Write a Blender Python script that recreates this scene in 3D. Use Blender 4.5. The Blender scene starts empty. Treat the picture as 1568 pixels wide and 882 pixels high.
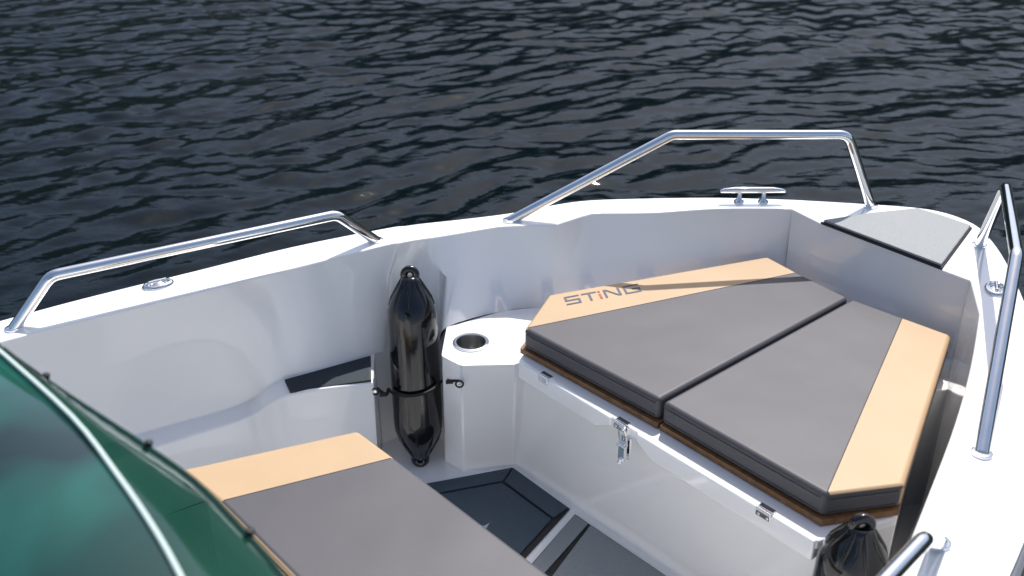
import bpy, bmesh, math, random
import numpy as np
from mathutils import Vector, Matrix
random.seed(3); rng=np.random.default_rng(7)
scene=bpy.context.scene
scene.view_settings.view_transform='Standard'
scene.view_settings.look='None'
scene.view_settings.exposure=0

# ------------------------------------------------------------------ materials
def mat(name, col, rough=.5, metal=0, coat=0, coat_rough=.05, spec=.5, noise=None, bump=None, trans=0, ior=1.45):
    """noise=(scale, amount) colour variation, bump=(scale, strength, dist)"""
    m=bpy.data.materials.new(name); m.use_nodes=True
    nt=m.node_tree; b=nt.nodes['Principled BSDF']
    b.inputs['Base Color'].default_value=(*col,1)
    b.inputs['Roughness'].default_value=rough
    b.inputs['Metallic'].default_value=metal
    b.inputs['Coat Weight'].default_value=coat
    b.inputs['Coat Roughness'].default_value=coat_rough
    b.inputs['Specular IOR Level'].default_value=spec
    b.inputs['Transmission Weight'].default_value=trans
    b.inputs['IOR'].default_value=ior
    tc=nt.nodes.new('ShaderNodeTexCoord')
    if noise:
        n=nt.nodes.new('ShaderNodeTexNoise'); n.inputs['Scale'].default_value=noise[0]; n.inputs['Detail'].default_value=5
        nt.links.new(tc.outputs['Object'],n.inputs['Vector'])
        r=nt.nodes.new('ShaderNodeMapRange'); r.inputs['From Min'].default_value=.3; r.inputs['From Max'].default_value=.7
        r.inputs['To Min'].default_value=1-noise[1]; r.inputs['To Max'].default_value=1+noise[1]
        nt.links.new(n.outputs['Fac'],r.inputs['Value'])
        mx=nt.nodes.new('ShaderNodeVectorMath'); mx.operation='SCALE'; mx.inputs[0].default_value=col
        nt.links.new(r.outputs['Result'],mx.inputs['Scale'])
        nt.links.new(mx.outputs[0],b.inputs['Base Color'])
    if bump:
        n=nt.nodes.new('ShaderNodeTexNoise'); n.inputs['Scale'].default_value=bump[0]; n.inputs['Detail'].default_value=4
        nt.links.new(tc.outputs['Object'],n.inputs['Vector'])
        bp=nt.nodes.new('ShaderNodeBump'); bp.inputs['Strength'].default_value=bump[1]; bp.inputs['Distance'].default_value=bump[2]
        nt.links.new(n.outputs['Fac'],bp.inputs['Height']); nt.links.new(bp.outputs['Normal'],b.inputs['Normal'])
    return m
GEL=mat('white_gelcoat',(.91,.905,.895),.16,coat=1,coat_rough=.02,noise=(3,.01),bump=(2.2,.15,.01))
STEEL=mat('polished_stainless',(.90,.90,.90),.05,metal=1,noise=(25,.04))
BLACKF=mat('black_vinyl_fender',(.005,.005,.006),.11,coat=.5,bump=(14,.12,.01))
CORD=mat('black_cord',(.01,.01,.01),.6,bump=(300,.5,.002))
RUB=mat('black_rubber',(.012,.012,.014),.5)
BROWN=mat('plywood_edge',(.24,.12,.05),.55,noise=(60,.3))
def vinyl(name,col):
    """upholstery vinyl: leather grain, slight padding undulation and soft colour variation"""
    m=mat(name,col,.5,noise=(5,.05),bump=(450,.3,.001)); nt=m.node_tree; b=nt.nodes['Principled BSDF']
    old=[n for n in nt.nodes if n.type=='BUMP'][0]; tc=[n for n in nt.nodes if n.type=='TEX_COORD'][0]
    v=nt.nodes.new('ShaderNodeTexNoise'); v.inputs['Scale'].default_value=4.5; v.inputs['Detail'].default_value=1.5
    nt.links.new(tc.outputs['Object'],v.inputs['Vector'])
    bp=nt.nodes.new('ShaderNodeBump'); bp.inputs['Strength'].default_value=.22; bp.inputs['Distance'].default_value=.02
    nt.links.new(v.outputs['Fac'],bp.inputs['Height']); nt.links.new(old.outputs[0],bp.inputs['Normal']); nt.links.new(bp.outputs[0],b.inputs['Normal'])
    return m
GREYV=vinyl('grey_vinyl',(.078,.075,.083))
SEAMV=mat('seam_shadow_vinyl',(.035,.033,.036),.6,noise=(40,.1))
TANV=vinyl('tan_vinyl',(.48,.33,.19))
STITCH=mat('stitch_thread',(.22,.21,.21),.7)
NAVY=mat('navy_print',(.075,.085,.12),.5); RED=mat('red_print',(.42,.07,.05),.5)
HULLB=mat('hull_blue_grey',(.10,.13,.17),.25,coat=.5)
def striped(name,c1,c2,ang,scale,rough=.6,spec=.35):
    m=mat(name,c1,rough,spec=spec); nt=m.node_tree; b=nt.nodes['Principled BSDF']
    tc=nt.nodes.new('ShaderNodeTexCoord'); mp=nt.nodes.new('ShaderNodeMapping'); mp.inputs['Rotation'].default_value=(0,0,ang)
    w=nt.nodes.new('ShaderNodeTexWave'); w.wave_type='BANDS'; w.bands_direction='Y'; w.inputs['Scale'].default_value=scale
    w.inputs['Distortion'].default_value=.4; w.inputs['Detail'].default_value=2
    nt.links.new(tc.outputs['Object'],mp.inputs['Vector']); nt.links.new(mp.outputs[0],w.inputs['Vector'])
    n=nt.nodes.new('ShaderNodeTexNoise'); n.inputs['Scale'].default_value=250; nt.links.new(tc.outputs['Object'],n.inputs['Vector'])
    a=nt.nodes.new('ShaderNodeMath'); a.operation='MULTIPLY_ADD'; a.inputs[1].default_value=.6
    nt.links.new(w.outputs['Fac'],a.inputs[0]); nt.links.new(n.outputs['Fac'],a.inputs[2])
    cr=nt.nodes.new('ShaderNodeValToRGB'); cr.color_ramp.elements[0].position=.3; cr.color_ramp.elements[1].position=1
    cr.color_ramp.elements[0].color=(*c2,1); cr.color_ramp.elements[1].color=(*c1,1)
    nt.links.new(a.outputs[0],cr.inputs[0]); nt.links.new(cr.outputs[0],b.inputs['Base Color'])
    bp=nt.nodes.new('ShaderNodeBump'); bp.inputs['Strength'].default_value=.4; bp.inputs['Distance'].default_value=.002
    nt.links.new(a.outputs[0],bp.inputs['Height']); nt.links.new(bp.outputs[0],b.inputs['Normal'])
    return m
PADN=striped('navy_foam_pad',(.060,.088,.112),(.038,.060,.080),-.83,70)
PADD=striped('dark_navy_step_pad',(.020,.032,.045),(.012,.020,.030),-.55,70)
PADG=striped('grey_foam_pad',(.27,.29,.30),(.19,.21,.22),-.83,70)
LIDG=striped('light_grey_foam_lid',(.33,.345,.35),(.25,.265,.27),-.88,70)

# ------------------------------------------------------------------ mesh helper
class MB:
    def __init__(s): s.v=[];s.f=[];s.m=[];s.mats=[]
    def mi(s,m):
        if m not in s.mats: s.mats.append(m)
        return s.mats.index(m)
    def add(s,vs,fs,m):
        o=len(s.v); s.v+= [tuple(p) for p in vs]; i=s.mi(m)
        for f in fs: s.f.append([o+k for k in f]); s.m.append(i)
    def grid(s,rows,m,flip=False):
        n=len(rows[0]); vs=[p for r in rows for p in r]; fs=[]
        for j in range(len(rows)-1):
            for i in range(n-1):
                q=[j*n+i,j*n+i+1,(j+1)*n+i+1,(j+1)*n+i]; fs.append(q[::-1] if flip else q)
        s.add(vs,fs,m)
    def poly(s,pts,m): s.add(pts,[list(range(len(pts)))],m)
    def prism(s,pts,z0,z1,m):
        n=len(pts); vs=[(p[0],p[1],z0) for p in pts]+[(p[0],p[1],z1) for p in pts]
        s.add(vs,[list(range(n))[::-1],list(range(n,2*n))]+[[k,(k+1)%n,n+(k+1)%n,n+k] for k in range(n)],m)
    def tube(s,path,r,m,seg=16,closed=False,cap=True):
        P=[Vector(p) for p in path]; n=len(P); vs=[];fs=[]
        R=r if isinstance(r,(list,tuple)) else [r]*n
        up=None
        for i in range(n):
            if closed: t=(P[(i+1)%n]-P[i-1]).normalized()
            else: t=(P[min(i+1,n-1)]-P[max(i-1,0)]).normalized()
            if up is None:
                up=Vector((0,0,1)) if abs(t.z)<.9 else Vector((1,0,0))
            a=(up-t*up.dot(t)).normalized(); b=t.cross(a); up=a
            for k in range(seg):
                an=2*math.pi*k/seg; vs.append(P[i]+(a*math.cos(an)+b*math.sin(an))*R[i])
        for i in range(n if closed else n-1):
            for k in range(seg):
                j=(i+1)%n; fs.append([i*seg+k,i*seg+(k+1)%seg,j*seg+(k+1)%seg,j*seg+k])
        if cap and not closed: fs.append(list(range(seg))[::-1]); fs.append([(n-1)*seg+k for k in range(seg)])
        s.add(vs,fs,m)
    def box(s,c,dx,dy,h,m,ax=(1,0,0),ay=None,az=(0,0,1)):
        ax=Vector(ax).normalized(); az=Vector(az).normalized(); ay=Vector(ay) if ay else az.cross(ax); c=Vector(c)
        vs=[c+ax*dx*a/2+ay*dy*b/2+az*h*k/2 for k in(-1,1) for b in(-1,1) for a in(-1,1)]
        s.add(vs,[[0,2,3,1],[4,5,7,6],[0,1,5,4],[2,6,7,3],[0,4,6,2],[1,3,7,5]],m)
    def build(s,name,bevel=0,seg=3,ang=35,smooth=35,merge=True,parent=None):
        me=bpy.data.meshes.new(name); me.from_pydata([tuple(v) for v in s.v],[],s.f)
        for m in s.mats: me.materials.append(m)
        me.polygons.foreach_set('material_index',s.m)
        if merge:
            bm=bmesh.new(); bm.from_mesh(me); bmesh.ops.remove_doubles(bm,verts=bm.verts,dist=1e-4)
            bmesh.ops.recalc_face_normals(bm,faces=bm.faces); bm.to_mesh(me); bm.free()
        me.update()
        me.polygons.foreach_set('use_smooth',[True]*len(me.polygons))
        me.set_sharp_from_angle(angle=math.radians(smooth))
        o=bpy.data.objects.new(name,me); bpy.context.collection.objects.link(o)
        if bevel:
            b=o.modifiers.new('bevel','BEVEL'); b.width=bevel; b.segments=seg; b.limit_method='ANGLE'; b.angle_limit=math.radians(ang); b.harden_normals=True
        if parent: o.parent=parent
        return o
def fillet(pts,rad,n=8):
    P=[Vector(p) for p in pts]; out=[P[0]]
    for i in range(1,len(P)-1):
        a=(P[i-1]-P[i]).normalized(); b=(P[i+1]-P[i]).normalized(); ang=a.angle(b)
        d=rad/math.tan(ang/2); d=min(d,(P[i-1]-P[i]).length*.48,(P[i+1]-P[i]).length*.48)
        p0=P[i]+a*d; p1=P[i]+b*d
        for k in range(n+1):
            t=k/n; out.append((1-t)**2*p0+2*t*(1-t)*P[i]+t*t*p1)
    out.append(P[-1]); return out
def catmull(pts,n=4):
    P=[Vector(p) for p in pts]; out=[]
    for i in range(len(P)-1):
        a=P[max(i-1,0)];b=P[i];c=P[i+1];d=P[min(i+2,len(P)-1)]
        for k in range(n):
            t=k/n
            out.append(.5*((2*b)+(c-a)*t+(2*a-5*b+4*c-d)*t*t+(3*b-a-3*c+d)*t**3))
    out.append(P[-1]); return out
def Z(l,z): return [(p[0],p[1],z) for p in l]

boat=bpy.data.objects.new('motorboat',None); bpy.context.collection.objects.link(boat)
GZ=.60
PO=[(-2.75,.84),(-1.49,1.879),(-1.223,2.082),(-1.065,2.2),(-.832,2.355),(-.604,2.508),(-.365,2.634),(-.31,2.652),(-.265,2.668),(-.215,2.682),(-.161,2.697),(-.008,2.746),(.131,2.813),(.243,2.85),(.436,2.866),(.639,2.871),(.863,2.855)]
PI=[(-2.66,.77),(-1.439,1.794),(-1.177,1.983),(-1.022,2.088),(-.797,2.232),(-.578,2.375),(-.352,2.521),(-.31,2.537),(-.265,2.557),(-.215,2.577),(-.157,2.602),(-.036,2.653),(.125,2.663),(.236,2.751),(.422,2.756),(.623,2.787),(.846,2.787)]
PB=[(-2.65,.78,.22),(-1.44,1.83,.22),(-1.187,2.024,.22),(-.99,2.155,.22),(-.745,2.301,.22),(-.624,2.295,.30),(-.391,2.43,.30),(-.355,2.47,.30),(-.285,2.51,.30),(-.215,2.49,.30),(-.185,2.465,.37),(-.03,2.56,.37),(.11,2.59,.37),(.23,2.62,.37),(.42,2.665,.37),(.63,2.715,.37),(.84,2.75,.37)]
PM=[]
for k,(i,b) in enumerate(zip(PI,PB)):
    PM.append((i[0]*.55+b[0]*.45,i[1]*.55+b[1]*.45,.46))
PM[6]=(-.378,2.495,.49);PM[7]=(-.335,2.535,.52);PM[8]=(-.275,2.56,.53);PM[9]=(-.215,2.555,.52);PM[10]=(-.165,2.55,.48)
n=4
rO=catmull(Z(PO,GZ),n)
rI=catmull(Z(PI[:12],GZ),n)[:-1]+[Vector(a).lerp(Vector(b),k/n) for a,b in zip(Z(PI[11:13],GZ),Z(PI[12:14],GZ)) for k in range(n)]+catmull(Z(PI[13:],GZ),n)
rM=catmull(PM,n); rB=catmull(PB,n)
hb=MB()
hb.grid([rO,rI],GEL)
hb.grid([rI,rM,rB],GEL)
NO=[(.863,2.855),(1.03,2.828),(1.216,2.792),(1.297,2.746),(1.343,2.667),(1.347,2.579),(1.334,2.465),(1.303,2.317),(1.252,2.121)]
SO=[(1.252,2.121),(1.175,1.907),(1.068,1.654),(.949,1.429),(.807,1.227),(.673,1.067),(-.70,-.45)]
SI=[(1.133,2.121),(1.013,1.879),(.888,1.654),(.762,1.448),(.623,1.227),(.518,1.067),(-.80,-.37)]
rNO=catmull(Z(NO,GZ),3)
rSO=catmull(Z(SO,GZ),n); rSI=catmull(Z(SI,GZ),n)
hb.grid([rSO,rSI],GEL)
NI=[(.846,2.787),(.901,2.672),(1.132,2.367),(1.185,2.300),(1.133,2.121)]
hb.poly(rNO+[Vector((p[0],p[1],GZ)) for p in NI[::-1]],GEL)
NB=[(.84,2.75),(.89,2.66),(1.12,2.36),(1.168,2.28),(1.110,2.14)]
hb.grid([Z(NI,GZ),Z(NB,.37)],GEL)
SB=[(1.110,2.14),(.985,1.885),(.860,1.66),(.730,1.46),(.582,1.245),(.475,1.08),(-.84,-.35)]
rSB=catmull(Z(SB,.37),n)
hb.grid([rSI,rSB,[Vector((p.x,p.y,0)) for p in rSB]],GEL)
LB=PB[:7]
LF=[(-2.63,.73,.20),(-1.42,1.77,.20),(-1.165,1.964,.20),(-.95,2.115,.20),(-.729,2.261,.20),(-.598,2.237,.29),(-.375,2.298,.29)]
LD=[(-2.60,.70,0),(-1.40,1.74,0),(-1.15,1.93,0),(-.935,2.09,0),(-.71,2.23,0),(-.585,2.215,0),(-.378,2.285,0)]
hb.grid([catmull(LB,n),catmull(LF,n),catmull(LD,n)],GEL)
PT=[(-.375,2.298,.29),(-.391,2.43,.30),(-.355,2.47,.30),(-.285,2.51,.30),(-.215,2.49,.30),(-.185,2.465,.37),(-.190,2.306,.37),(-.135,2.255,.37)]
PL=[(-.378,2.285,0),(-.385,2.42,0),(-.35,2.45,0),(-.285,2.47,0),(-.215,2.45,0),(-.19,2.42,0),(-.195,2.335,0),(-.138,2.287,0)]
hb.grid([PT,PL],GEL)
CF=[(-.135,2.255,.37),(.012,2.262,.37)]
hb.grid([CF,[(-.138,2.287,0),(.002,2.312,0)]],GEL)
hb.grid([[ (.012,2.262,.37),(.04,2.285,.37)],[(.002,2.312,0),(.012,2.318,0)]],GEL)
hb.grid([[(.04,2.285,.37),(.645,1.585,.37)],[(.012,2.318,0),(.655,1.60,0)]],GEL)
hb.grid([Z([(.645,1.585),(.800,1.625),(.930,1.88),(1.055,2.13),(1.110,2.14)],.37),Z([(.655,1.60),(.800,1.625),(.930,1.88),(1.055,2.13),(1.110,2.14)],0)],GEL)
hb.poly(Z([(.012,2.262),(.04,2.285),(.645,1.585),(.800,1.625),(.930,1.88),(1.055,2.13),(1.110,2.14),(1.168,2.28),(1.12,2.36),(.89,2.66),(.84,2.75),(.63,2.715),(.42,2.665),(.23,2.62),(.11,2.59),(.03,2.575)],.37),GEL)
cpoly=[Vector(p) for p in [(-.185,2.465),(-.190,2.306),(-.135,2.255),(.012,2.262),(.03,2.575),(-.03,2.56)]]
cc=Vector((-.113,2.375)); CR=.041
def rayhit(c,d,poly):
    best=None
    for i in range(len(poly)):
        a=poly[i];b=poly[(i+1)%len(poly)];e=b-a; den=d.x*e.y-d.y*e.x
        if abs(den)<1e-9: continue
        w=a-c; t=(w.x*e.y-w.y*e.x)/den; u=(w.x*d.y-w.y*d.x)/den
        if t>0 and -1e-6<=u<=1+1e-6 and (best is None or t<best): best=t
    return c+d*best
angs=sorted([2*math.pi*k/40 for k in range(40)]+[math.atan2((p-cc).y,(p-cc).x)%(2*math.pi) for p in cpoly])
o_=[];i_=[]
for a in angs+[angs[0]]:
    d=Vector((math.cos(a),math.sin(a))); h=rayhit(cc,d,cpoly); o_.append((h.x,h.y,.37)); q=cc+d*CR; i_.append((q.x,q.y,.37))
hb.grid([o_,i_],GEL)
sole=[p[:2] for p in LD]+[(-.385,2.42),(-.35,2.45),(-.285,2.47),(-.215,2.45),(-.19,2.42),(-.195,2.335),(-.138,2.287),(.002,2.312),(.012,2.318),(.655,1.60),(.800,1.625),(.930,1.88),(1.055,2.13)]+[(p.x,p.y) for p in rSB]
hb.poly([(x,y,0) for x,y in sole],GEL)
deck=hb.build('deck_liner',bevel=.013,seg=4,ang=28,smooth=40,parent=boat)
hs=MB()
outer=rO+rNO[1:]+rSO[1:]
def inset(pts,d,z):
    out=[]
    for i,p in enumerate(pts):
        t=(pts[min(i+1,len(pts)-1)]-pts[max(i-1,0)]).normalized(); nrm=Vector((t.y,-t.x,0))
        out.append(Vector((p.x+nrm.x*d,p.y+nrm.y*d,z)))
    return out
hs.grid([inset(outer,-.001,.592),inset(outer,-.012,.57),inset(outer,-.012,.53)],GEL)
hs.grid([inset(outer,-.010,.53),inset(outer,.03,.25),inset(outer,.10,-.1),inset(outer,.2,-.4)],HULLB)
hs.poly([ (rO[0].x,rO[0].y,.595),(rSO[-1].x,rSO[-1].y,.595),(rSO[-1].x-.05,rSO[-1].y+.1,-.4),(rO[0].x+.1,rO[0].y-.1,-.4)],GEL)
hs.tube([p for p in inset(outer,-.018,.55)],.014,RUB,8)
hs.build('hull_shell',parent=boat)

# ------------------------------------------------------------------ locker lid (white) and lip
ll=MB()
lidp=[(.016,2.238),(.608,1.540),(.785,1.608),(1.100,2.215),(.935,2.43),(.765,2.69),(.105,2.455)]
ll.prism(lidp,.3735,.398,GEL)
d=Vector((.608-.016,1.54-2.238,0)).normalized(); nf=Vector((-d.y,d.x,0))
if nf.x<0: nf=-nf
def liplen(t): return Vector((.016,2.238,0))+d*t
Ltot=math.hypot(.592,.698)
def lip(t0,t1,slope0,slope1):
    zt,zb=.3965,.345
    prof=[(t0,zt),(t1,zt),(t1,zb+(.028 if slope1 else 0)),(t1-(.05 if slope1 else 0),zb),(t0+(.05 if slope0 else 0),zb),(t0,zb+(.028 if slope0 else 0))]
    fr=[liplen(t)-nf*.004+Vector((0,0,z)) for t,z in prof]; bk=[p+nf*.026 for p in fr]
    k=len(fr); ll.add(fr+bk,[list(range(k)),list(range(k,2*k))[::-1]]+[[i,(i+1)%k,k+(i+1)%k,k+i] for i in range(k)],GEL)
lip(.002,.345,False,True); lip(.425,Ltot-.002,True,False)
ll.build('locker_lid',bevel=.006,seg=3,parent=boat)

# ------------------------------------------------------------------ cushions
def cushion(name,grey,tan,outline,z0,z1,chtan):
    b=MB(); nn=len(outline)
    b.poly(Z(grey,z1),GREYV); b.poly(Z(tan,z1),TANV); b.poly(Z(outline,z0),SEAMV)
    for i in range(nn):
        a=outline[i]; c=outline[(i+1)%nn]
        b.add([(a[0],a[1],z0),(c[0],c[1],z0),(c[0],c[1],z1),(a[0],a[1],z1)],[[0,1,2,3]],TANV if (a in chtan and c in chtan) else GREYV)
    o=b.build(name,bevel=.012,seg=5,ang=30,smooth=50)
    s=MB()
    area=sum(outline[i][0]*outline[(i+1)%nn][1]-outline[(i+1)%nn][0]*outline[i][1] for i in range(nn))
    sg=1 if area>0 else -1
    for i in range(nn):
        a=Vector((*outline[i],0)); c=Vector((*outline[(i+1)%nn],0)); t=(c-a).normalized(); nrm=Vector((t.y,-t.x,0))*sg
        L=(c-a).length; m=int((L-.03)/.0085)
        for k in range(m):
            p=a+t*(.015+k*.0085)+nrm*.0005; p.z=z1-.0185
            s.box(p,.0045,.0012,.0013,STITCH,ax=t)
        q0=a+t*.010+nrm*.0002; q1=c-t*.010+nrm*.0002
        for zz in (z1-.0145,z0+.013):
            q0.z=q1.z=zz; s.tube([q0.copy(),q1.copy()],.0011,SEAMV,6)
    sh=[p for p in tan if p in grey]
    a=Vector((*sh[0],z1));c=Vector((*sh[1],z1)); t=(c-a).normalized(); a=a+t*.010;c=c-t*.010
    s.tube([a,c],.0010,SEAMV,6)
    s.build(name+'_stitching',merge=False,parent=o)
    return o
a1=(.032,2.269);a2=(.102,2.466);a3=(.769,2.715);a3b=(.833,2.603);a4=(.934,2.447);a5=(.341,1.934)
cushion('sunpad_cushion',[a1,a3b,a4,a5],[a1,a2,a3,a3b],[a1,a2,a3,a3b,a4,a5],.415,.475,[a2,a3,a3b])
b1=(.347,1.926);b2=(.940,2.440);b3=(1.043,2.333);b4=(1.136,2.238);b5=(.798,1.622);b6=(.630,1.591)
cushion('sunpad_cushion.001',[b1,b2,b3,b6],[b3,b4,b5,b6],[b1,b2,b3,b4,b5,b6],.415,.475,[b3,b4,b5])
bd=MB()
bd.prism([(.022,2.272),(.098,2.46),(.765,2.705),(.93,2.44),(.34,1.925)],.3995,.4145,BROWN)
bd.prism([(.345,1.921),(.935,2.435),(1.128,2.236),(.796,1.617),(.628,1.583)],.3995,.4145,BROWN)
bd.build('cushion_board',parent=boat)
s1=(-.732,1.772);s2=(-.36,1.921);s3=(-.262,1.815);s4=(.33,1.162);s5=(.02,.96);s6=(-.616,1.661)
cushion('seat_cushion',[s6,s3,s4,s5],[s1,s2,s3,s6],[s1,s2,s3,s4,s5,s6],.355,.40,[s1,s2,s3,s6,s5])
sb=MB()
c0=Vector((-.2,1.5,0))
sb.prism([tuple((Vector((*p,0))-c0)*.9+c0)[:2] for p in [s1,s2,s3,s4,s5,s6]],.001,.353,GEL); sb.build('seat_base',bevel=.01,parent=boat)

lg=MB(); org=Vector((.150,2.398,.4762)); ex=Vector((.932,.363,0)); ey=Vector((-.363,.932,0))
def stroke(x0,y0,x1,y1,w,m):
    a=Vector((x0,y0));b=Vector((x1,y1));t=(b-a).normalized();nn=Vector((-t.y,t.x))*w/2
    q=[a-nn,b-nn,b+nn,a+nn]; lg.add([org+ex*(p.x+p.y*.22)+ey*p.y for p in q],[[0,1,2,3]],m)
H_=.046;w=.0066
x=0;W=.045
stroke(x,w/2,x+W,w/2,w,NAVY);stroke(x,H_/2,x+W,H_/2,w,NAVY);stroke(x,H_-w/2,x+W,H_-w/2,w,NAVY)
stroke(x+w/2,H_/2+w/2,x+w/2,H_-w,w,NAVY); stroke(x+W-w/2,w,x+W-w/2,H_/2-w/2,w,NAVY)
stroke(.052,H_-w/2,.098,H_-w/2,w,NAVY); stroke(.075,0,.075,H_-w,w,NAVY)
stroke(.106,0,.106,H_*.62,w,RED); stroke(.106,H_*.78,.106,H_,w,RED)
stroke(.122,0,.122,H_,w,NAVY); stroke(.1265,H_-w*.4,.1605,w*.4,w,NAVY); stroke(.165,0,.165,H_,w,NAVY)
x=.180;W=.05
stroke(x,w/2,x+W,w/2,w,NAVY); stroke(x,H_-w/2,x+W,H_-w/2,w,NAVY); stroke(x+w/2,w,x+w/2,H_-w,w,NAVY); stroke(x+W-w/2,w,x+W-w/2,H_/2-w/2,w,NAVY); stroke(x+W*.5,H_/2,x+W,H_/2,w,NAVY)
lg.build('cushion_lettering',merge=False)

# ------------------------------------------------------------------ floor pads, side step pad, anchor lid
fp=MB()
fp.prism([(-.42,2.17),(.002,2.298),(.156,2.118),(-.12,1.69)],.001,.005,RUB)
fp.prism([(-.41,2.167),(.001,2.292),(-.025,2.232),(-.43,2.113)],.0052,.010,PADN)
fp.prism([(.004,2.290),(.150,2.118),(.110,2.075),(-.021,2.229)],.0052,.010,PADN)
fp.prism([(-.43,2.105),(-.028,2.223),(.104,2.070),(-.13,1.70)],.0052,.010,PADN)
fp.prism([(.168,2.096),(.470,1.765),(.10,1.40),(-.08,1.70)],.001,.005,RUB)
fp.prism([(.167,2.088),(.200,2.052),(-.005,1.74),(-.06,1.72)],.0052,.010,PADG)
fp.prism([(.206,2.046),(.462,1.765),(.15,1.44),(.02,1.72)],.0052,.010,PADG)
fp.build('floor_pad',bevel=.0015,seg=2,merge=False)
sp=MB()
def slabtop(p4,th,m,m2,ins=.006):
    c=sum((Vector(p) for p in p4),Vector())/4
    bot=[Vector(p)+Vector((0,0,.001)) for p in p4]; top=[p+Vector((0,0,th)) for p in bot]
    sp.add(bot+top,[[4,5,6,7],[3,2,1,0],[0,1,5,4],[1,2,6,5],[2,3,7,6],[3,0,4,7]],m2)
    q=[p+(c-p).normalized()*ins+Vector((0,0,th+.0015)) for p in [Vector(x) for x in p4]]
    q2=[p-Vector((0,0,.0012)) for p in q]
    sp.add(q2+q,[[4,5,6,7],[0,1,5,4],[1,2,6,5],[2,3,7,6],[3,0,4,7]],m)
slabtop([(-.615,2.286,.3005),(-.398,2.412,.3005),(-.383,2.300,.2915),(-.592,2.241,.2915)],.006,PADD,RUB)
sp.build('step_pad',merge=False)
al=MB()
lid=[(.898,2.672),(1.06,2.728),(1.214,2.765),(1.27,2.705),(1.325,2.632),(1.134,2.362)]
al.prism(lid,.598,.606,RUB)
cL=Vector((1.12,2.57)); al.prism([tuple((Vector(p)-cL)*.965+cL) for p in lid],.6062,.614,LIDG)
al.build('anchor_locker_lid',bevel=.003,seg=2)

# ------------------------------------------------------------------ stainless rails
def rail(name,pts,r,rad=.05):
    b=MB(); b.tube(fillet(pts,rad),r,STEEL,24)
    for e in(pts[0],pts[-1]):
        p=Vector(e); b.tube([p+Vector((0,0,-.002)),p+Vector((0,0,.004)),p+Vector((0,0,.006))],[r*1.4,r*1.4,r*1.15],STEEL,24)
    return b.build(name,smooth=40)
rail('grab_rail',[(-1.173,2.045,.6),(-1.087,2.10,.712),(-.472,2.475,.710),(-.380,2.548,.6)],.0142,.045)
rail('bow_rail',[(-.008,2.690,.6),(.458,2.730,.850),(.979,2.785,.832),(1.088,2.800,.6)],.0142,.05)
rail('bow_rail.001',[(.9,1.556,.6),(1.087,1.943,.84),(1.237,2.339,.845),(1.298,2.517,.6)],.0142,.05)
rail('grab_rail.001',[(.722,1.305,.6),(.640,1.20,.70),(-.10,.46,.71),(-.18,.38,.6)],.0142,.04)

# ------------------------------------------------------------------ cleats
cl=MB()
cl.tube([(.634,2.834,.636),(.645,2.834,.639),(.68,2.834,.641),(.79,2.834,.641),(.82,2.834,.639),(.832,2.834,.636)],[.004,.007,.009,.009,.007,.004],STEEL,12)
for x_ in(.694,.768):
    cl.tube([(x_,2.834,.6),(x_,2.834,.606),(x_,2.834,.610),(x_,2.834,.640)],[.016,.015,.008,.0075],STEEL,14)
cl.build('mooring_cleat',smooth=60)
def popup(name,c,t):
    b=MB(); t=Vector(t).normalized(); nn=Vector((-t.y,t.x,0)); c=Vector(c)
    prof=[(1.0,0),(1.0,.004),(.86,.009),(.70,.009),(.62,.004),(.30,.010),(0.02,.013)]
    rows=[]
    for s_,z in prof: rows.append([c+t*.040*s_*math.cos(a)+nn*.027*s_*math.sin(a)+Vector((0,0,z)) for a in [2*math.pi*k/32 for k in range(33)]])
    b.grid(rows,STEEL); b.tube([c-t*.022+Vector((0,0,.012)),c+t*.022+Vector((0,0,.012))],.005,STEEL,10)
    b.build(name,smooth=60)
popup('popup_cleat',(-.905,2.272,.6),(.84,.54,0))
popup('popup_cleat.001',(1.225,2.245,.6),(.35,.94,0))

cu=MB(); rows=[]
for r_,z in [(.050,.3705),(.050,.3735),(.047,.3755),(.041,.3745),(.0395,.370),(.038,.30),(.030,.294),(.001,.294)]:
    rows.append([(cc.x+r_*math.cos(a),cc.y+r_*math.sin(a),z) for a in [2*math.pi*k/48 for k in range(49)]])
CUPS=mat('brushed_cup_steel',(.42,.42,.42),.32,metal=1,noise=(30,.1))
cu.grid(rows[:4],STEEL);cu.grid(rows[3:],CUPS); cu.build('cup_holder',smooth=50)

# ------------------------------------------------------------------ fenders
def fender(name,base,top,R=.069):
    b=MB(); A=Vector(base);B=Vector(top)
    prof=[(.03,.016),(.035,.024),(.05,.028),(.075,.034),(.10,.044),(.145,.058),(.19,.067),(.24,R),(.5,R),(.76,R),(.81,.067),(.855,.058),(.90,.044),(.925,.034),(.95,.028),(.968,.024),(.972,.014)]
    pp=[A.lerp(B,t) for t,_ in prof]; b.tube(pp,[r for _,r in prof],BLACKF,36)
    t=(B-A).normalized(); u=Vector((1,0,0)); u=(u-t*u.dot(t)).normalized(); v=t.cross(u)
    for k in range(8):
        an=2*math.pi*k/8; dd=u*math.cos(an)+v*math.sin(an)
        b.tube([A.lerp(B,q)+dd*(r-.001) for q,r in [(.83,.063),(.87,.054),(.91,.040),(.945,.029),(.965,.024)]],[.003,.005,.006,.005,.003],BLACKF,8)
        b.tube([A.lerp(B,q)+dd*(r-.001) for q,r in [(.17,.063),(.13,.054),(.09,.040),(.055,.029),(.035,.024)]],[.003,.005,.006,.005,.003],BLACKF,8)
    for c in (B-t*.012,A+t*.012):
        b.tube([c+(u*math.cos(a)+t*math.sin(a))*.0165 for a in [2*math.pi*k/20 for k in range(20)]],.0105,BLACKF,10,closed=True)
    return b.build(name,smooth=60,merge=False)
fender('boat_fender',(-.262,2.312,.012),(-.279,2.44,.560))
fender('boat_fender.001',(.655,1.488,.0),(.672,1.495,.49))
cd=MB()
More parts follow.
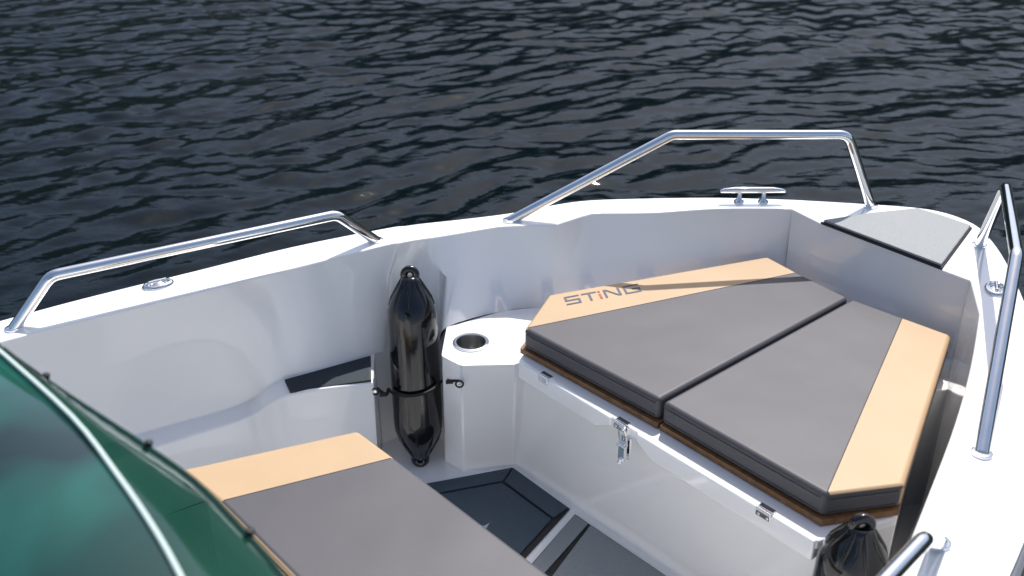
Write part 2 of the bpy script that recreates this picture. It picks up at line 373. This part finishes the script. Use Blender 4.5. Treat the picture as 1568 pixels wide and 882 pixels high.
arc=[(-.372,2.315,.262),(-.345,2.300,.250)]+[(-.272+.076*math.cos(a),2.362+.076*math.sin(a),.245+.02*(i/10)) for i,a in enumerate([math.radians(200+14*k) for k in range(11)])]+[(-.185,2.318,.285),(-.160,2.285,.305),(-.139,2.262,.318)]
cd.tube(catmull(arc,4),.0042,CORD,10)
for p in((-.374,2.300,.262),(-.140,2.250,.318)):
    p=Vector(p)
    cd.tube([p+Vector((.010*math.cos(a),-.003,.010*math.sin(a))) for a in [2*math.pi*k/16 for k in range(16)]],.0026,RUB,8,closed=True)
    cd.tube([p+Vector((0,.012,0)),p+Vector((0,-.004,0))],.004,STEEL,10)
for q in((-.352,2.298,.252),(-.168,2.288,.300)):
    cd.box(q,.022,.010,.010,CORD,ax=(.9,-.3,.25))
cd.build('fender_cord',merge=False)

# ------------------------------------------------------------------ latch and hinges
lt=MB()
def LPp(t,nrm,z): return liplen(t)-nf*nrm+Vector((0,0,z))
lt.box(LPp(.384,-.004,.386),.030,.012,.020,STEEL,ax=d)
lt.box(LPp(.384,-.012,.328),.030,.006,.060,STEEL,ax=d)
lt.box(LPp(.384,0.0,.322),.020,.010,.052,STEEL,ax=d)
lt.tube([LPp(.373,-.002,.34),LPp(.373,.006,.385),LPp(.379,.007,.392),LPp(.389,.007,.392),LPp(.395,.006,.385),LPp(.395,-.002,.34)],.0028,STEEL,8)
lt.tube([LPp(.370,.004,.338),LPp(.398,.004,.338)],.005,STEEL,10)
lt.tube([LPp(.384,.004,.300),LPp(.384,.010,.290)],.006,STEEL,10)
lt.build('locker_latch',bevel=.0015,seg=2,merge=False)
for i,t_ in enumerate((.105,.375,.790)):
    h=MB(); h.box(LPp(t_,-.006,.3995),.036,.014,.004,STEEL,ax=d); h.tube([LPp(t_-.018,.006,.398),LPp(t_+.018,.006,.398)],.004,STEEL,10)
    h.box(LPp(t_,.0060,.388),.036,.004,.014,STEEL,ax=d)
    for q in(-.011,.011): h.tube([LPp(t_+q,.006,.386),LPp(t_+q,.0100,.386)],.003,STEEL,8)
    h.build('lid_hinge',bevel=.001,seg=2,merge=False,parent=boat)

# ------------------------------------------------------------------ console with tinted windscreen
WG=bpy.data.materials.new('green_tinted_acrylic'); WG.use_nodes=True
nt=WG.node_tree; b=nt.nodes['Principled BSDF']
b.inputs['Roughness'].default_value=.06
b.inputs['Coat Weight'].default_value=.6; b.inputs['Coat Roughness'].default_value=.03
tc=nt.nodes.new('ShaderNodeTexCoord');ns=nt.nodes.new('ShaderNodeTexNoise');ns.inputs['Scale'].default_value=3.8;ns.inputs['Detail'].default_value=2;ns.inputs['Distortion'].default_value=.6
cr=nt.nodes.new('ShaderNodeValToRGB');cr.color_ramp.elements[0].position=.38;cr.color_ramp.elements[0].color=(.0,.014,.009,1);cr.color_ramp.elements[1].position=.76;cr.color_ramp.elements[1].color=(.006,.115,.08,1)
nt.links.new(tc.outputs['Object'],ns.inputs['Vector']);nt.links.new(ns.outputs['Fac'],cr.inputs[0]);nt.links.new(cr.outputs[0],b.inputs['Base Color'])
WG2=mat('dark_green_acrylic',(.003,.036,.024),.05,coat=.5)
nt=WG2.node_tree; b=nt.nodes['Principled BSDF']; tr=nt.nodes.new('ShaderNodeBsdfTransparent'); tr.inputs[0].default_value=(.20,.50,.35,1)
mx=nt.nodes.new('ShaderNodeMixShader'); mx.inputs[0].default_value=.25; out=nt.nodes['Material Output']
nt.links.new(b.outputs[0],mx.inputs[1]);nt.links.new(tr.outputs[0],mx.inputs[2]);nt.links.new(mx.outputs[0],out.inputs['Surface'])
EDGE=mat('acrylic_edge',(.62,.74,.70),.2)
wo=catmull([(-.90,1.41,.99),(-.815,1.331,1.0),(-.761,1.278,1.0),(-.62,1.157,1.0),(-.49,1.052,1.0),(-.382,.96,1.0),(-.310,.88,1.0),(-.252,.81,1.0),(-.212,.75,1.0),(-.185,.68,1.0)],4)
wl=catmull([(-.80,1.25,1.08),(-.72,1.171,1.08),(-.673,1.128,1.08),(-.519,.977,1.08),(-.426,.866,1.08),(-.36,.781,1.08),(-.314,.715,1.08),(-.285,.667,1.08),(-.262,.61,1.08),(-.24,.55,1.08)],4)
mid=[(a+c_)/2+Vector((0,0,.014)) for a,c_ in zip(wo,wl)]
w=MB(); w.grid([wo,mid,wl],WG2)
r2=[p+Vector((-.10,-.085,-.018)) for p in wl]; r3=[p+Vector((-.24,-.20,-.06)) for p in wl]; r4=[p+Vector((-.42,-.36,-.15)) for p in wl]
w.grid([wl,r2,r3,r4],WG)
w.tube([p+Vector((0,0,.002)) for p in wl],.003,EDGE,8)
w.tube(wo,.004,WG2,8)
for k in (11,17,25):
    p=wo[k]; w.tube([p+Vector((0,0,-.004)),p+Vector((.003,.003,.008)),p+Vector((.003,.003,.009))],[.005,.005,.003],RUB,10)
w.build('console_windscreen',smooth=60)
cb=MB()
cb.prism([(-.92,1.18),(-.70,1.02),(-.52,.84),(-.42,.70),(-.75,.35),(-1.25,.80)],.0,.93,GEL); cb.build('helm_console',bevel=.03,parent=boat)

# ------------------------------------------------------------------ water
WZ=-.22
def axis(lo,hi,step,far):
    core=np.arange(lo,hi,step); r=[];p=hi;s=step
    while p<far: r.append(p); s*=1.35; p+=s
    l=[];p=lo-step;s=step
    while p>-far: l.append(p); s*=1.35; p-=s
    return np.array(l[::-1]+list(core)+r)
xs=axis(-6.5,8,.022,3000); ys=axis(2.0,13,.022,3000)
X,Y=np.meshgrid(xs,ys)
Hh=np.zeros_like(X)
base=math.radians(124)
wx=X+.12*np.sin(Y*1.3+.5*X)+.06*np.sin(3.1*Y-1.7*X); wy=Y+.12*np.sin(X*1.1-.4*Y)+.06*np.sin(2.7*X+2.1*Y)
for i in range(140):
    big=i%5==0
    lam=rng.uniform(.5,1.1) if big else 10**rng.uniform(math.log10(.12),math.log10(.50)); k=2*math.pi/lam
    th=base+rng.normal(0,.35 if big else .50); ph=rng.uniform(0,6.28); amp=1.0/k*(.9 if big else 1)
    env=.6+.7*np.sin(.9*X*math.cos(ph)+1.2*Y*math.sin(ph)+ph*3)
    arg=k*(wx*math.cos(th)+wy*math.sin(th))+ph
    Hh+=amp*env*(np.sin(arg)+.22*np.sin(2*arg+1.2))
gy,gxx=np.gradient(Hh[100:360,100:480],.022)
Hh*=.122/math.sqrt((gy**2+gxx**2).mean())
gx=np.clip(np.minimum(X+8,10-X)/1.5,0,1)*np.clip(np.minimum(Y+1,15-Y)/2,0,1)
Hh=Hh*gx
nx,ny=len(xs),len(ys)
co=np.stack([X.ravel(),Y.ravel(),(WZ+Hh).ravel()],1)
idx=np.arange(nx*ny).reshape(ny,nx)
fa=np.stack([idx[:-1,:-1].ravel(),idx[:-1,1:].ravel(),idx[1:,1:].ravel(),idx[1:,:-1].ravel()],1)
me=bpy.data.meshes.new('water'); me.vertices.add(len(co)); me.vertices.foreach_set('co',co.ravel())
me.loops.add(fa.size); me.loops.foreach_set('vertex_index',fa.ravel()); me.polygons.add(len(fa)); me.polygons.foreach_set('loop_start',np.arange(0,fa.size,4)); me.polygons.foreach_set('loop_total',np.full(len(fa),4))
me.update(calc_edges=True); me.polygons.foreach_set('use_smooth',[True]*len(fa))
wo_=bpy.data.objects.new('water',me); bpy.context.collection.objects.link(wo_)
WM=bpy.data.materials.new('sea_water'); WM.use_nodes=True; nt=WM.node_tree; b=nt.nodes['Principled BSDF']
b.inputs['Base Color'].default_value=(.001,.004,.006,1); b.inputs['Roughness'].default_value=.07; b.inputs['IOR'].default_value=1.33
b.inputs['Specular IOR Level'].default_value=.27; b.inputs['Specular Tint'].default_value=(.74,.95,1,1)
tc=nt.nodes.new('ShaderNodeTexCoord'); mp=nt.nodes.new('ShaderNodeMapping'); mp.inputs['Rotation'].default_value=(0,0,math.radians(-33)); mp.inputs['Scale'].default_value=(1,2.0,1)
n1=nt.nodes.new('ShaderNodeTexNoise'); n1.inputs['Scale'].default_value=12; n1.inputs['Detail'].default_value=3; n1.inputs['Roughness'].default_value=.5
nt.links.new(tc.outputs['Object'],mp.inputs[0]); nt.links.new(mp.outputs[0],n1.inputs['Vector'])
bp=nt.nodes.new('ShaderNodeBump'); bp.inputs['Strength'].default_value=.3; bp.inputs['Distance'].default_value=.010
nt.links.new(n1.outputs['Fac'],bp.inputs['Height']); nt.links.new(bp.outputs[0],b.inputs['Normal'])
me.materials.append(WM)
# added out-of-view hills: dark for the water to mirror, low behind for skylight
hv=[];hf=[];rnd=np.random.default_rng(5); N=360
for i in range(N):
    a=2*math.pi*i/N
    side=.5+.5*math.tanh(3*math.sin(a)+.8)
    h=30+(245+38*math.sin(2*a+2.6)+24*math.sin(5*a+.4))*side+10*math.sin(13*a)+5*math.sin(41*a)
    for r_,z in((640,-2),(700,h*.35),(770,h*.75),(840,h),(1100,h*.8)):
        j=rnd.uniform(-6,6); hv.append(((r_+j)*math.cos(a),(r_+j)*math.sin(a),z+(j*.8 if z>0 else 0)))
for i in range(N):
    for k in range(4):
        q=(i+1)%N; hf.append([i*5+k,q*5+k,q*5+k+1,i*5+k+1])
hm=bpy.data.meshes.new('added_dark_hills'); hm.from_pydata(hv,[],hf); ho=bpy.data.objects.new('added_dark_hills',hm); bpy.context.collection.objects.link(ho)
HM=bpy.data.materials.new('added_hills_dark_green'); HM.use_nodes=True; nt=HM.node_tree; b=nt.nodes['Principled BSDF']; b.inputs['Roughness'].default_value=.95
tc=nt.nodes.new('ShaderNodeTexCoord'); nn=nt.nodes.new('ShaderNodeTexNoise'); nn.inputs['Scale'].default_value=.05; nn.inputs['Detail'].default_value=8
cr=nt.nodes.new('ShaderNodeValToRGB'); cr.color_ramp.elements[0].color=(.012,.022,.014,1); cr.color_ramp.elements[1].color=(.05,.065,.035,1)
nt.links.new(tc.outputs['Object'],nn.inputs['Vector']); nt.links.new(nn.outputs['Fac'],cr.inputs[0]); nt.links.new(cr.outputs[0],b.inputs['Base Color']); hm.materials.append(HM)

# ------------------------------------------------------------------ light, sky, camera
el=math.radians(57); az=math.atan2(.35,.94)
sun=bpy.data.lights.new('sun','SUN'); sun.energy=4.9; sun.angle=math.radians(.5); sun.color=(1,.975,.94)
so=bpy.data.objects.new('sun',sun); bpy.context.collection.objects.link(so)
dv=Vector((math.sin(az)*math.cos(el),math.cos(az)*math.cos(el),math.sin(el)))
so.rotation_euler=dv.to_track_quat('Z','Y').to_euler()
wd=bpy.data.worlds.new('World'); scene.world=wd; wd.use_nodes=True; nt=wd.node_tree
sk=nt.nodes.new('ShaderNodeTexSky'); sk.sky_type='NISHITA'; sk.sun_disc=False; sk.sun_elevation=el; sk.sun_rotation=az; sk.air_density=1; sk.dust_density=2.5
nt.links.new(sk.outputs[0],nt.nodes['Background'].inputs['Color']); nt.nodes['Background'].inputs['Strength'].default_value=.15
cam=bpy.data.cameras.new('camera'); cam.lens=35; cam.sensor_width=36; cam.clip_end=9000
cam.dof.use_dof=True; cam.dof.focus_distance=2.65; cam.dof.aperture_fstop=3.5
cob=bpy.data.objects.new('camera',cam); bpy.context.collection.objects.link(cob); cob.location=(0,0,1.75); cob.rotation_euler=(math.radians(63),0,0)
scene.camera=cob
